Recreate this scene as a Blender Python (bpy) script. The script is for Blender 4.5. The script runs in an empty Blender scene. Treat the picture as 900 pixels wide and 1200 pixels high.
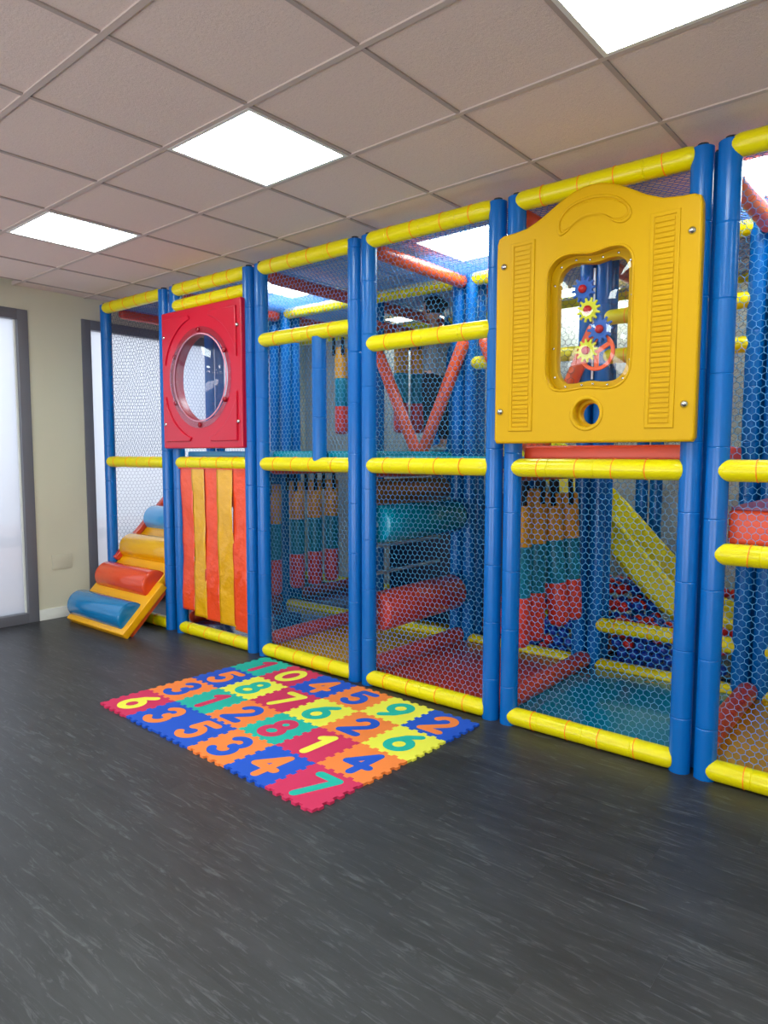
import bpy, bmesh, math, random
import numpy as np
from mathutils import Vector, Matrix
random.seed(7)
S = bpy.context.scene
COL = S.collection
PI = math.pi

# ------------------------------------------------------------ camera, world, exposure
YAW, PITCH, ROLL, FPX, CAMD, CAMH = 0.6865, -0.0832, 0.0018, 804.2, 3.2041, 1.4369
def setup_camera():
    f = Vector((-math.sin(YAW) * math.cos(PITCH), math.cos(YAW) * math.cos(PITCH), math.sin(PITCH)))
    r = Vector((math.cos(YAW), math.sin(YAW), 0))
    u = r.cross(f)
    r2 = r * math.cos(ROLL) + u * math.sin(ROLL)
    u2 = -r * math.sin(ROLL) + u * math.cos(ROLL)
    cd = bpy.data.cameras.new('camera')
    cd.sensor_fit = 'VERTICAL'; cd.sensor_height = 36; cd.lens = FPX * 36 / 1200
    cd.clip_start = 0.05
    o = bpy.data.objects.new('camera', cd); COL.objects.link(o)
    m = Matrix((r2, u2, -f)).transposed().to_4x4(); m.translation = (0, -CAMD, CAMH)
    o.matrix_world = m
    S.camera = o
setup_camera()
W = bpy.data.worlds.new('overcast_sky'); S.world = W; W.use_nodes = True
W.node_tree.nodes['Background'].inputs[0].default_value = (0.80, 0.90, 1.0, 1)
W.node_tree.nodes['Background'].inputs[1].default_value = 0.66
S.view_settings.view_transform = 'Standard'; S.view_settings.look = 'None'
S.view_settings.gamma = 1; S.view_settings.use_curve_mapping = False
S.view_settings.exposure = 0.45
LIGHT_PANEL_STRENGTH = 13.0
DAYLIGHT_POWER = 34.0
CEILING_FILL_POWER = 270.0
def daylight(name, loc, size, rot, power, color=(0.86, 0.93, 1.0)):
    l = bpy.data.lights.new(name, 'AREA'); l.shape = 'RECTANGLE'; l.size, l.size_y = size
    l.energy = power; l.color = color
    o = bpy.data.objects.new(name, l); COL.objects.link(o); o.location = loc; o.rotation_euler = rot
# soft daylight from the street, outside the glass of the left wall
daylight('daylight_outside', (-7.3, -1.2, 2.1), (1.9, 6.5), (0, -PI / 2, 0), DAYLIGHT_POWER)
# added lamp behind the camera, tilted up as pavement bounce to brighten the ceiling
daylight('front_ceiling_fill', (-1.7, -6.5, 0.8), (7.6, 1.8), (math.radians(90 + 42), 0, 0), CEILING_FILL_POWER, (1.0, 0.95, 0.92))

# ------------------------------------------------------------ materials
def lin(c):
    return tuple((x / 255 / 12.92) if x / 255 <= 0.04045 else ((x / 255 + 0.055) / 1.055) ** 2.4 for x in c) + (1,)
def mat(name, rgb, rough=0.5, spec=0.5, bump=0.0, bscale=20, coat=0.0, metal=0.0, var=0.0, vscale=4, bdist=0.01, stretch=None, trans=0):
    m = bpy.data.materials.new(name); m.use_nodes = True
    nt = m.node_tree; N = nt.nodes; L = nt.links; b = N['Principled BSDF']
    b.inputs['Base Color'].default_value = lin(rgb)
    b.inputs['Roughness'].default_value = rough
    b.inputs['Specular IOR Level'].default_value = spec
    b.inputs['Metallic'].default_value = metal
    b.inputs['Coat Weight'].default_value = coat
    b.inputs['Coat Roughness'].default_value = 0.08
    tc = N.new('ShaderNodeTexCoord'); mp = N.new('ShaderNodeMapping'); L.new(tc.outputs['Object'], mp.inputs[0])
    if stretch: mp.inputs['Scale'].default_value = stretch
    if bump:
        n = N.new('ShaderNodeTexNoise'); n.inputs['Scale'].default_value = bscale; n.inputs['Detail'].default_value = 4
        L.new(mp.outputs[0], n.inputs['Vector'])
        bp = N.new('ShaderNodeBump'); bp.inputs['Strength'].default_value = bump; bp.inputs['Distance'].default_value = bdist
        L.new(n.outputs[0], bp.inputs['Height']); L.new(bp.outputs[0], b.inputs['Normal'])
    if var:
        n = N.new('ShaderNodeTexNoise'); n.inputs['Scale'].default_value = vscale; n.inputs['Detail'].default_value = 5
        L.new(mp.outputs[0], n.inputs['Vector'])
        hs = N.new('ShaderNodeHueSaturation'); hs.inputs['Color'].default_value = lin(rgb)
        mr = N.new('ShaderNodeMapRange'); mr.inputs[3].default_value = 1 - var; mr.inputs[4].default_value = 1 + var
        mr.inputs[1].default_value = 0.3; mr.inputs[2].default_value = 0.7
        L.new(n.outputs[0], mr.inputs[0]); L.new(mr.outputs[0], hs.inputs['Value']); L.new(hs.outputs[0], b.inputs['Base Color'])
    return m

BLUE = mat('blue_vinyl_sleeve', (0, 98, 178), 0.27, 0.4, 0.10, 9, 0.05)
YELLOW = mat('yellow_vinyl_sleeve', (228, 212, 0), 0.3, 0.35, 0.12, 12, 0.1)
RED_T = mat('red_vinyl_sleeve', (200, 60, 34), 0.3, 0.5, 0.15, 12, 0.2)
ORANGE_T = mat('orange_vinyl_sleeve', (232, 88, 34), 0.3, 0.5, 0.15, 12, 0.1)
TIE = mat('orange_cord', (255, 138, 10), 0.5)
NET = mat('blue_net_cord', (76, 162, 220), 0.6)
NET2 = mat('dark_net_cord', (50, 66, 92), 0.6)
RAMP_Y = mat('yellow_ramp_vinyl', (240, 172, 4), 0.3, 0.5, 0.1, 14, 0.1)
ROLL_B = mat('blue_roller_vinyl', (0, 118, 176), 0.15, 0.5, 0.04, 6, 0.3)
ROLL_O = mat('orange_roller_vinyl', (222, 70, 26), 0.17, 0.5, 0.04, 6, 0.3)
ROLL_Y = mat('yellow_roller_vinyl', (228, 168, 6), 0.2, 0.5, 0.04, 6, 0.3)
ROLL_L = mat('light_blue_roller_vinyl', (60, 160, 225), 0.2, 0.6, 0.04, 6, 0.5)
TEAL = mat('teal_vinyl', (0, 132, 158), 0.25, 0.5, 0.1, 6, 0.3)
GOLD = mat('gold_vinyl_mat', (208, 150, 28), 0.2, 0.6, 0.5, 3.2, 0.4, bdist=0.03)
BLUEMAT = mat('blue_vinyl_mat', (30, 88, 150), 0.16, 0.6, 0.6, 4, 0.6, bdist=0.03)
REDMAT = mat('red_vinyl_mat', (192, 56, 30), 0.3, 0.5, 0.4, 3, 0.2, bdist=0.02)
TEALMAT = mat('teal_vinyl_mat', (0, 118, 150), 0.2, 0.5, 0.45, 3, 0.3, bdist=0.02)
LBLUE = mat('light_blue_vinyl', (70, 150, 205), 0.35, 0.5, 0.1, 6)
ORANGEPAD = mat('orange_pad_vinyl', (226, 72, 26), 0.35, 0.5, 0.1, 6)
PURPLE = mat('plum_vinyl', (140, 60, 90), 0.35)
RED_P = mat('red_moulded_plastic', (196, 8, 44), 0.3, 0.5, 0.05, 60, 0.1)
YEL_P = mat('yellow_moulded_plastic', (208, 160, 0), 0.45, 0.2, 0.10, 90, 0.0, bdist=0.004)
STEEL = mat('bolt_steel', (200, 200, 200), 0.22, 0.5, metal=1.0)
DARKRED = mat('dark_red_cap', (150, 8, 30), 0.25)
STRIP_O = mat('orange_strip_vinyl', (238, 74, 26), 0.2, 0.5, 0.6, 9, 0.3, bdist=0.03)
STRIP_Y = mat('yellow_strip_vinyl', (228, 166, 6), 0.2, 0.5, 0.6, 9, 0.3, bdist=0.03)
BAG_Y = mat('bag_mustard_vinyl', (224, 156, 30), 0.35, 0.5, 0.15, 9)
BAG_T = mat('bag_teal_vinyl', (0, 122, 148), 0.35, 0.5, 0.15, 9)
BAG_R = mat('bag_red_vinyl', (222, 62, 42), 0.35, 0.5, 0.15, 9)
BLACK = mat('black_strap_webbing', (16, 16, 20), 0.8)
SLIDE = mat('slide_yellow_plastic', (238, 226, 30), 0.3, 0.5, 0.03, 40, 0.1)
BALL_R = mat('ball_red', (205, 40, 34), 0.3); BALL_B = mat('ball_blue', (18, 62, 170), 0.3)
GEAR_Y = mat('gear_yellow', (222, 222, 30), 0.35); GEAR_B = mat('gear_blue', (20, 92, 180), 0.35)
WHEEL_O = mat('wheel_orange', (245, 96, 40), 0.35); HUB_R = mat('hub_red', (200, 14, 24), 0.25)
WALL = mat('cream_wall_paint', (204, 199, 178), 0.7, 0.3, 0.08, 120, bdist=0.002, var=0.015, vscale=2)
WALL_BACK = mat('pale_wall_paint', (212, 212, 208), 0.7, 0.3, 0.08, 120, bdist=0.002)
SKIRT = mat('white_baseboard_paint', (222, 222, 216), 0.45)
FRAME = mat('grey_aluminium', (104, 104, 112), 0.4, 0.5)
PLATE = mat('ivory_plastic_plate', (198, 194, 174), 0.4)
DARKCAP = mat('black_end_cap', (18, 20, 30), 0.5)
SILVER = mat('galvanised_pipe', (190, 195, 205), 0.3, metal=0.6)
TBAR2 = mat('pale_ceiling_grid', (196, 180, 171), 0.6, 0.3)
TBAR = mat('shadow_toned_ceiling_grid', (172, 157, 150), 0.6, 0.3)  # bars running in y: their shadow gap is put into a darker bar colour
PAVE = mat('pink_paving', (225, 190, 180), 0.8, var=0.05)
RAILGREY = mat('grey_handrail_paint', (70, 76, 92), 0.5)
SKIN = mat('skin', (205, 150, 125), 0.55); HAIR = mat('dark_hair', (26, 20, 20), 0.5, bump=0.5, bscale=40)
SHIRT = mat('grey_marl_knit', (142, 142, 142), 0.85, 0.2, 0.4, 60, var=0.18, vscale=50)
PANTS = mat('black_trousers', (22, 24, 30), 0.8); SHOE = mat('sock_white', (200, 200, 205), 0.8); EYE = mat('eye_dark', (20, 15, 12), 0.3)

def ceiling_tile_mat():
    m = mat('mineral_fibre_tile', (222, 203, 193), 0.9, 0.2)
    N = m.node_tree.nodes; L = m.node_tree.links; b = N['Principled BSDF']
    tc = N.new('ShaderNodeTexCoord')
    n = N.new('ShaderNodeTexNoise'); n.inputs['Scale'].default_value = 90; n.inputs['Detail'].default_value = 6; n.inputs['Roughness'].default_value = 0.7
    v = N.new('ShaderNodeTexVoronoi'); v.inputs['Scale'].default_value = 110
    L.new(tc.outputs['Object'], n.inputs['Vector']); L.new(tc.outputs['Object'], v.inputs['Vector'])
    r = N.new('ShaderNodeMapRange'); r.inputs[1].default_value = 0.0; r.inputs[2].default_value = 0.28; r.inputs[3].default_value = 0.72; r.inputs[4].default_value = 1.0
    L.new(v.outputs['Distance'], r.inputs[0])
    mx = N.new('ShaderNodeMix'); mx.data_type = 'RGBA'; mx.blend_type = 'MULTIPLY'; mx.inputs[0].default_value = 1
    mx.inputs[6].default_value = lin((222, 203, 193)); L.new(r.outputs[0], mx.inputs[7])
    L.new(mx.outputs[2], b.inputs['Base Color'])
    bp = N.new('ShaderNodeBump'); bp.inputs['Strength'].default_value = 0.55; bp.inputs['Distance'].default_value = 0.003
    L.new(n.outputs[0], bp.inputs['Height']); L.new(bp.outputs[0], b.inputs['Normal'])
    return m
TILE = ceiling_tile_mat()

def floor_mat():
    m = mat('charcoal_streaked_vinyl', (60, 61, 65), 0.42, 0.5)
    N = m.node_tree.nodes; L = m.node_tree.links; b = N['Principled BSDF']
    tc = N.new('ShaderNodeTexCoord'); oi = N.new('ShaderNodeObjectInfo')
    add = N.new('ShaderNodeVectorMath'); add.operation = 'MULTIPLY_ADD'
    cb = N.new('ShaderNodeCombineXYZ'); L.new(oi.outputs['Random'], cb.inputs[2])
    mul = N.new('ShaderNodeVectorMath'); mul.operation = 'SCALE'; mul.inputs['Scale'].default_value = 9.0
    L.new(cb.outputs[0], mul.inputs[0])
    ad = N.new('ShaderNodeVectorMath'); L.new(tc.outputs['Object'], ad.inputs[0]); L.new(mul.outputs[0], ad.inputs[1])
    def noise(scale, sv, det, rough=0.6, dist=0.0):
        mp = N.new('ShaderNodeMapping'); mp.inputs['Scale'].default_value = sv; L.new(ad.outputs[0], mp.inputs[0])
        n = N.new('ShaderNodeTexNoise'); n.inputs['Scale'].default_value = scale; n.inputs['Detail'].default_value = det
        n.inputs['Roughness'].default_value = rough; n.inputs['Distortion'].default_value = dist
        L.new(mp.outputs[0], n.inputs['Vector']); return n
    a = noise(2.2, (0.8, 5.0, 1), 7, 0.66, 0.4); c = noise(5, (1.1, 9, 1), 8, 0.72, 1.2); e = noise(1.1, (1, 1.6, 1), 3)
    r1 = N.new('ShaderNodeValToRGB'); r1.color_ramp.elements[0].position = 0.28; r1.color_ramp.elements[0].color = lin((34, 34, 37))
    r1.color_ramp.elements[1].position = 0.75; r1.color_ramp.elements[1].color = lin((58, 58, 62)); L.new(a.outputs[0], r1.inputs[0])
    r2 = N.new('ShaderNodeValToRGB'); r2.color_ramp.elements[0].position = 0.54; r2.color_ramp.elements[0].color = (0, 0, 0, 1)
    r2.color_ramp.elements[1].position = 0.74; r2.color_ramp.elements[1].color = (1, 1, 1, 1); L.new(c.outputs[0], r2.inputs[0])
    mx = N.new('ShaderNodeMix'); mx.data_type = 'RGBA'; L.new(r2.outputs[0], mx.inputs[0]); L.new(r1.outputs[0], mx.inputs[6]); mx.inputs[7].default_value = lin((96, 98, 102))
    mr = N.new('ShaderNodeMapRange'); mr.inputs[3].default_value = 0.8; mr.inputs[4].default_value = 1.2; L.new(e.outputs[0], mr.inputs[0])
    hs = N.new('ShaderNodeHueSaturation'); L.new(mx.outputs[2], hs.inputs['Color']); L.new(mr.outputs[0], hs.inputs['Value'])
    L.new(hs.outputs[0], b.inputs['Base Color'])
    bp = N.new('ShaderNodeBump'); bp.inputs['Strength'].default_value = 0.15; bp.inputs['Distance'].default_value = 0.002
    L.new(c.outputs[0], bp.inputs['Height']); L.new(bp.outputs[0], b.inputs['Normal'])
    return m
FLOOR = floor_mat()

def emit_mat():
    m = bpy.data.materials.new('led_diffuser'); m.use_nodes = True; N = m.node_tree.nodes; b = N['Principled BSDF']
    b.inputs['Base Color'].default_value = (0.9, 0.9, 0.9, 1)
    b.inputs['Emission Color'].default_value = (0.86, 1.0, 0.95, 1); b.inputs['Emission Strength'].default_value = LIGHT_PANEL_STRENGTH
    return m
LED = emit_mat()
def clear_mat(name, tint=(1, 1, 1, 1), rough=0.02):
    m = bpy.data.materials.new(name); m.use_nodes = True; nt = m.node_tree; N = nt.nodes; L = nt.links
    N.remove(N['Principled BSDF']); out = N['Material Output']
    t = N.new('ShaderNodeBsdfTransparent'); t.inputs[0].default_value = tint
    g = N.new('ShaderNodeBsdfGlossy'); g.inputs['Roughness'].default_value = rough
    lw = N.new('ShaderNodeLayerWeight'); lw.inputs[0].default_value = 0.5
    pw = N.new('ShaderNodeMath'); pw.operation = 'POWER'; pw.inputs[1].default_value = 4.0; L.new(lw.outputs['Facing'], pw.inputs[0])
    f = N.new('ShaderNodeMath'); f.operation = 'MULTIPLY_ADD'; f.inputs[1].default_value = 0.66; f.inputs[2].default_value = 0.05; L.new(pw.outputs[0], f.inputs[0])
    mx = N.new('ShaderNodeMixShader'); L.new(f.outputs[0], mx.inputs[0]); L.new(t.outputs[0], mx.inputs[1]); L.new(g.outputs[0], mx.inputs[2]); L.new(mx.outputs[0], out.inputs[0])
    return m
CLEAR = clear_mat('clear_acrylic', (0.90, 0.92, 0.96, 1))
def frosted_mat():
    m = bpy.data.materials.new('frosted_film_glass'); m.use_nodes = True; nt = m.node_tree; N = nt.nodes; L = nt.links
    N.remove(N['Principled BSDF']); out = N['Material Output']
    t = N.new('ShaderNodeBsdfTransparent'); t.inputs[0].default_value = (0.95, 0.97, 1, 1)
    r = N.new('ShaderNodeBsdfTranslucent'); r.inputs[0].default_value = (0.93, 0.95, 1.0, 1)
    mx = N.new('ShaderNodeMixShader'); mx.inputs[0].default_value = 0.60; L.new(t.outputs[0], mx.inputs[1]); L.new(r.outputs[0], mx.inputs[2])
    g = N.new('ShaderNodeBsdfGlossy'); g.inputs['Roughness'].default_value = 0.15
    m2 = N.new('ShaderNodeMixShader'); m2.inputs[0].default_value = 0.05; L.new(mx.outputs[0], m2.inputs[1]); L.new(g.outputs[0], m2.inputs[2])
    L.new(m2.outputs[0], out.inputs[0]); return m
FROST = frosted_mat()

# ------------------------------------------------------------ helpers
def put(name, me, parent=None, loc=None):
    o = bpy.data.objects.new(name, me); COL.objects.link(o)
    if parent is not None: o.parent = parent
    if loc is not None: o.location = loc
    return o
def mesh_from(verts, faces, m, smooth=False, name='m'):
    me = bpy.data.meshes.new(name); me.from_pydata([tuple(v) for v in verts], [], faces)
    if m: me.materials.append(m)
    if smooth: me.polygons.foreach_set('use_smooth', [True] * len(me.polygons))
    me.update(); return me
def finish(bm, m, smooth=False, angle=None):
    me = bpy.data.meshes.new('m'); bm.normal_update(); bm.to_mesh(me); bm.free()
    for x in (m if isinstance(m, (list, tuple)) else [m]): me.materials.append(x)
    if smooth: me.polygons.foreach_set('use_smooth', [True] * len(me.polygons))
    if angle is not None:
        me.polygons.foreach_set('use_smooth', [True] * len(me.polygons)); me.set_sharp_from_angle(angle=angle)
    return me
def bm_box(bm, lo, hi, bevel=0.0, seg=2):
    r = bmesh.ops.create_cube(bm, size=1)
    vs = r['verts']
    for v in vs:
        v.co = Vector([lo[i] + (v.co[i] + 0.5) * (hi[i] - lo[i]) for i in range(3)])
    if bevel:
        es = list({e for v in vs for e in v.link_edges})
        bmesh.ops.bevel(bm, geom=es, offset=bevel, segments=seg, profile=0.6, affect='EDGES')
def box(name, lo, hi, m, parent=None, bevel=0.0, seg=2):
    """mesh centred on its own base so that its origin sits on the thing"""
    c = Vector(((lo[0] + hi[0]) / 2, (lo[1] + hi[1]) / 2, lo[2]))
    bm = bmesh.new(); bm_box(bm, Vector(lo) - c, Vector(hi) - c, bevel, seg)
    return put(name, finish(bm, m, angle=0.6 if bevel else None), parent, c)
def lathe(prof, seg=24, cap=True):
    """profile [(r, z)] -> verts, faces round the z axis"""
    V = []; F = []
    for r, z in prof:
        for k in range(seg):
            a = 2 * PI * k / seg; V.append((r * math.cos(a), r * math.sin(a), z))
    for i in range(len(prof) - 1):
        for k in range(seg):
            a, b = i * seg + k, i * seg + (k + 1) % seg
            F.append((a, b, b + seg, a + seg))
    if cap:
        F.append(tuple(reversed(range(seg)))); F.append(tuple(range((len(prof) - 1) * seg, len(prof) * seg)))
    return V, F
def along(p0, p1):
    d = Vector(p1) - Vector(p0); q = Vector((0, 0, 1)).rotation_difference(d.normalized()); return q, d.length
def lathe_obj(name, p0, p1, prof, m, parent=None, seg=24):
    q, l = along(p0, p1); V, F = lathe(prof, seg)
    me = mesh_from(V, F, m, False); me.polygons.foreach_set('use_smooth', [True] * len(me.polygons)); me.set_sharp_from_angle(angle=0.7)
    o = put(name, me, parent, p0); o.rotation_mode = 'QUATERNION'; o.rotation_quaternion = q; return o
R0 = 0.047
def sleeve_prof(l, r=R0, step=0.27, phase=0.0, dome=False):
    if dome:
        E_ = [(r * .30, 0), (r * .62, .005), (r * .82, .014), (r * .94, .028), (r * .99, .042), (r, .055)]
        M_ = [p for p in sleeve_prof(l, r, step, phase)[1:-1] if 0.08 < p[1] < l - 0.08]
        return E_ + M_ + [(a, l - z) for a, z in reversed(E_)]
    P = [(r, 0)]; z = step * (0.6 + phase)
    while z < l - 0.05:
        P += [(r, z - 0.004), (r - 0.0022, z), (r, z + 0.004)]; z += step
    P.append((r, l)); return P
_cache = {}
def sleeve(name, p0, p1, m, parent, r=R0, step=0.27, phase=0.0, seg=22, label=None, dome=False):
    q, l = along(p0, p1); key = (round(l, 4), m.name, r, step, round(phase, 3), seg, dome)
    if key not in _cache:
        V, F = lathe(sleeve_prof(l, r, step, phase, dome), seg); me = mesh_from(V, F, m)
        me.polygons.foreach_set('use_smooth', [True] * len(me.polygons)); me.set_sharp_from_angle(angle=0.35); _cache[key] = me
    o = put(name, _cache[key], parent, p0); o.rotation_mode = 'QUATERNION'; o.rotation_quaternion = q
    if label: o['label'] = label
    return o
def rings(name, zs, R, r, m, parent, l=None, seg=20):
    """cord ties: thin rings round a rail, in the rail's own frame, as one small part"""
    V = []; F = []
    for z in zs:
        tilt = random.uniform(-0.12, 0.12)
        base = len(V)
        for k in range(seg):
            a = 2 * PI * k / seg
            for j in range(4):
                b = 2 * PI * j / 4 + PI / 4; rr = R + r * math.cos(b)
                V.append((rr * math.cos(a), rr * math.sin(a), z + r * math.sin(b) + tilt * R * math.cos(a)))
        for k in range(seg):
            for j in range(4):
                a0 = base + k * 4 + j; a1 = base + k * 4 + (j + 1) % 4; b0 = base + ((k + 1) % seg) * 4 + j; b1 = base + ((k + 1) % seg) * 4 + (j + 1) % 4
                F.append((a0, b0, b1, a1))
    o = put(name, mesh_from(V, F, m), parent); o['kind'] = 'stuff'; return o
def thing(name, label, cat, loc=(0, 0, 0), rz=0, group=None):
    o = put(name, None, None, loc); o.empty_display_size = 0.1; o.rotation_euler = (0, 0, rz); o['label'] = label; o['category'] = cat
    if group: o['group'] = group
    return o
def tag(o, label, cat, group=None):
    o['label'] = label; o['category'] = cat
    if group: o['group'] = group
    return o
def struct(o): o['kind'] = 'structure'; return o
def local(o, p):
    return (p[0] - o.location[0], p[1] - o.location[1], p[2] - o.location[2])

def curve_plate(splines, depth, bevel, m, bres=2, smooth=True):
    """filled 2-D outline with holes, extruded (half depth each way) -> mesh in its xy plane"""
    cu = bpy.data.curves.new('c', 'CURVE'); cu.dimensions = '2D'; cu.fill_mode = 'BOTH'
    cu.extrude = max(depth / 2 - bevel, 0.0001); cu.bevel_depth = bevel; cu.bevel_resolution = bres; cu.offset = -bevel
    for pts in splines:
        s = cu.splines.new('POLY'); s.points.add(len(pts) - 1); s.use_cyclic_u = True
        for i, p in enumerate(pts): s.points[i].co = (p[0], p[1], 0, 1)
    o = bpy.data.objects.new('tmp', cu); COL.objects.link(o)
    dg = bpy.context.evaluated_depsgraph_get(); me = bpy.data.meshes.new_from_object(o.evaluated_get(dg))
    bpy.data.objects.remove(o); bpy.data.curves.remove(cu)
    me.materials.clear(); me.materials.append(m)
    if smooth: me.polygons.foreach_set('use_smooth', [True] * len(me.polygons)); me.set_sharp_from_angle(angle=0.9)
    return me
def catmull(pts, n=6, closed=True):
    out = []; N = len(pts)
    rng = range(N) if closed else range(N - 1)
    for i in rng:
        if closed: p = [pts[(i + k - 1) % N] for k in range(4)]
        else: p = [pts[max(0, min(N - 1, i + k - 1))] for k in range(4)]
        for j in range(n):
            t = j / n
            out.append(tuple(0.5 * ((2 * p[1][d]) + (-p[0][d] + p[2][d]) * t + (2 * p[0][d] - 5 * p[1][d] + 4 * p[2][d] - p[3][d]) * t * t + (-p[0][d] + 3 * p[1][d] - 3 * p[2][d] + p[3][d]) * t ** 3) for d in range(len(pts[0]))))
    if not closed: out.append(tuple(pts[-1]))
    return out
def circle(cx, cy, r, n=48): return [(cx + r * math.cos(2 * PI * k / n), cy + r * math.sin(2 * PI * k / n)) for k in range(n)]
def polytube(pts, r, m, seg=10, closed=False):
    """round tube through points, varying radius allowed"""
    P = [Vector(p) for p in pts]; n = len(P); rs = r if isinstance(r, (list, tuple)) else [r] * n
    V = []; F = []; up = None
    for i, p in enumerate(P):
        d = (P[min(i + 1, n - 1)] - P[max(i - 1, 0)]).normalized()
        if up is None: up = d.orthogonal().normalized()
        up = (up - d * up.dot(d)).normalized(); s = d.cross(up)
        for k in range(seg):
            a = 2 * PI * k / seg; V.append(p + (up * math.cos(a) + s * math.sin(a)) * rs[i])
    for i in range(n - 1):
        for k in range(seg):
            a, b = i * seg + k, i * seg + (k + 1) % seg; F.append((a, b, b + seg, a + seg))
    F.append(tuple(reversed(range(seg)))); F.append(tuple(range((n - 1) * seg, n * seg)))
    return mesh_from(V, F, m, True)

def net_mesh(o, u, v, w, h, m, a=0.034, b=0.027, r=0.0013, sag=0.006, seed=0):
    """knotted hexagonal play net: every cord is a thin three-sided prism"""
    rg = np.random.default_rng(seed)
    o = np.array(o, float); u = np.array(u, float); v = np.array(v, float); nrm = np.cross(u, v)
    nk = max(2, int(round(w / (a / 2)))) + 1; nj = max(2, int(round(h / b)))
    K, J = np.meshgrid(np.arange(nk), np.arange(nj + 1))
    U = K * (w / (nk - 1)); Vv = J * (h / nj) + np.where((K + J) % 2, b * 0.2, -b * 0.2)
    Vv = np.clip(Vv, 0, h)
    ph = rg.uniform(0, 6.28, 4)
    U2 = U + 0.006 * np.sin(Vv * 9 + ph[0] + U * 3) * np.sin(PI * U / w) + rg.normal(0, 0.0011, U.shape)
    V2 = Vv + 0.007 * np.sin(U * 8 + ph[1] + Vv * 2) * np.sin(PI * Vv / h) + rg.normal(0, 0.0011, U.shape)
    D = sag * (np.sin(U * 6 + ph[2]) + np.sin(Vv * 5 + ph[3])) * np.sin(PI * U / w) * np.sin(PI * Vv / h)
    P = o + U2[..., None] * u + V2[..., None] * v + D[..., None] * nrm
    A = [P[:, :-1].reshape(-1, 3)]; B = [P[:, 1:].reshape(-1, 3)]
    sel = ((K + J) % 2 == 1)[:-1]
    A.append(P[:-1][sel]); B.append(P[1:][sel])
    A = np.concatenate(A); B = np.concatenate(B); d = B - A; L = np.linalg.norm(d, axis=1, keepdims=True); ok = L[:, 0] > 1e-5
    A, B, d, L = A[ok], B[ok], d[ok], L[ok]; d = d / L
    s = np.cross(d, nrm); s /= np.linalg.norm(s, axis=1, keepdims=True)
    vs = []
    for ang in (0, 2 * PI / 3, 4 * PI / 3):
        off = (nrm * math.cos(ang) + s * math.sin(ang)) * r
        vs.append(A + off); vs.append(B + off)
    n = len(A); co = np.stack(vs, axis=1).reshape(-1, 3)
    base = (np.arange(n) * 6)[:, None]
    q = np.array([0, 1, 3, 2, 2, 3, 5, 4, 4, 5, 1, 0]); loops = (base + q).reshape(-1)
    me = bpy.data.meshes.new('net'); me.vertices.add(len(co)); me.vertices.foreach_set('co', co.reshape(-1))
    me.loops.add(len(loops)); me.loops.foreach_set('vertex_index', loops)
    nf = n * 3; me.polygons.add(nf); me.polygons.foreach_set('loop_start', np.arange(nf) * 4); me.polygons.foreach_set('loop_total', np.full(nf, 4))
    me.materials.append(m); me.update(); return me

# ------------------------------------------------------------ room shell
XL, XR, YB, YF, HC = -6.0, 2.6, 2.62, -5.6, 2.814
struct(box('floor', (XL - 0.3, YF - 0.2, -0.12), (XR + 0.2, YB + 0.2, -0.008), FLOOR)); floor_o = bpy.data.objects['floor']
bm = bmesh.new(); bm_box(bm, (XL, 0.03, -0.008), (XR, YB, -0.0005))
fi = put('vinyl_sheet', finish(bm, FLOOR), floor_o); fi.location = -floor_o.location
def planks():
    w, l = 0.18, 1.22; y = 0.03; row = 0; cnt = 0
    while y > YF:
        y0 = max(y - w, YF); off = -2.63 + 0.472 * row + l * 20
        x = off - l * math.ceil((off - XL) / l)
        while x < XR:
            x0, x1 = max(x, XL), min(x + l, XR)
            if x1 - x0 > 0.02:
                g = 0.00012
                o = box('floor_plank', (x0 + g, y0 + g, -0.008), (x1 - g, y - g, 0), FLOOR, None, 0)
                o.parent = floor_o; o.location = o.location - floor_o.location; cnt += 1
            x += l
        y -= w; row += 1
planks()
WIN = [(-3.05, -0.58), (-0.12, 2.3), (-5.45, -3.3)]        # y ranges of the tall windows in the left wall
WT = 2.63
def left_wall():
    bm = bmesh.new(); t = 0.22
    edges = sorted(WIN)
    y = YF
    for a, b in edges:
        bm_box(bm, (XL - t, y, -0.1), (XL, a, HC + 0.3)); bm_box(bm, (XL - t, a, WT), (XL, b, HC + 0.3)); bm_box(bm, (XL - t, a, -0.1), (XL, b, 0.0)); y = b
    bm_box(bm, (XL - t, y, -0.1), (XL, YB + 0.2, HC + 0.3))
    struct(put('wall_left', finish(bm, WALL)))
left_wall()
struct(box('wall_back', (XL, YB, -0.1), (XR + 0.2, YB + 0.2, HC + 0.3), WALL_BACK))
struct(box('wall_right', (XR, YF, -0.1), (XR + 0.2, YB, HC + 0.3), WALL))
def front_wall():
    bm = bmesh.new(); x = XL
    for a, b in ((-5.4, -2.2), (-1.6, 1.8)):
        bm_box(bm, (x, YF - 0.2, -0.1), (a, YF, HC + 0.3)); bm_box(bm, (a, YF - 0.2, WT), (b, YF, HC + 0.3)); bm_box(bm, (a, YF - 0.2, -0.1), (b, YF, 0.0)); x = b
    bm_box(bm, (x, YF - 0.2, -0.1), (XR + 0.2, YF, HC + 0.3))
    struct(put('wall_front', finish(bm, WALL)))
front_wall()
def baseboard(n, lo, hi): struct(box('baseboard_' + n, lo, hi, SKIRT, None, 0.003))
baseboard('left', (XL, -0.58, 0.0), (XL + 0.014, -0.12, 0.095))
baseboard('back', (XL, YB - 0.014, 0.0), (XR, YB, 0.095))
baseboard('right', (XR - 0.014, YF, 0.0), (XR, YB - 0.014, 0.095))
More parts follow.
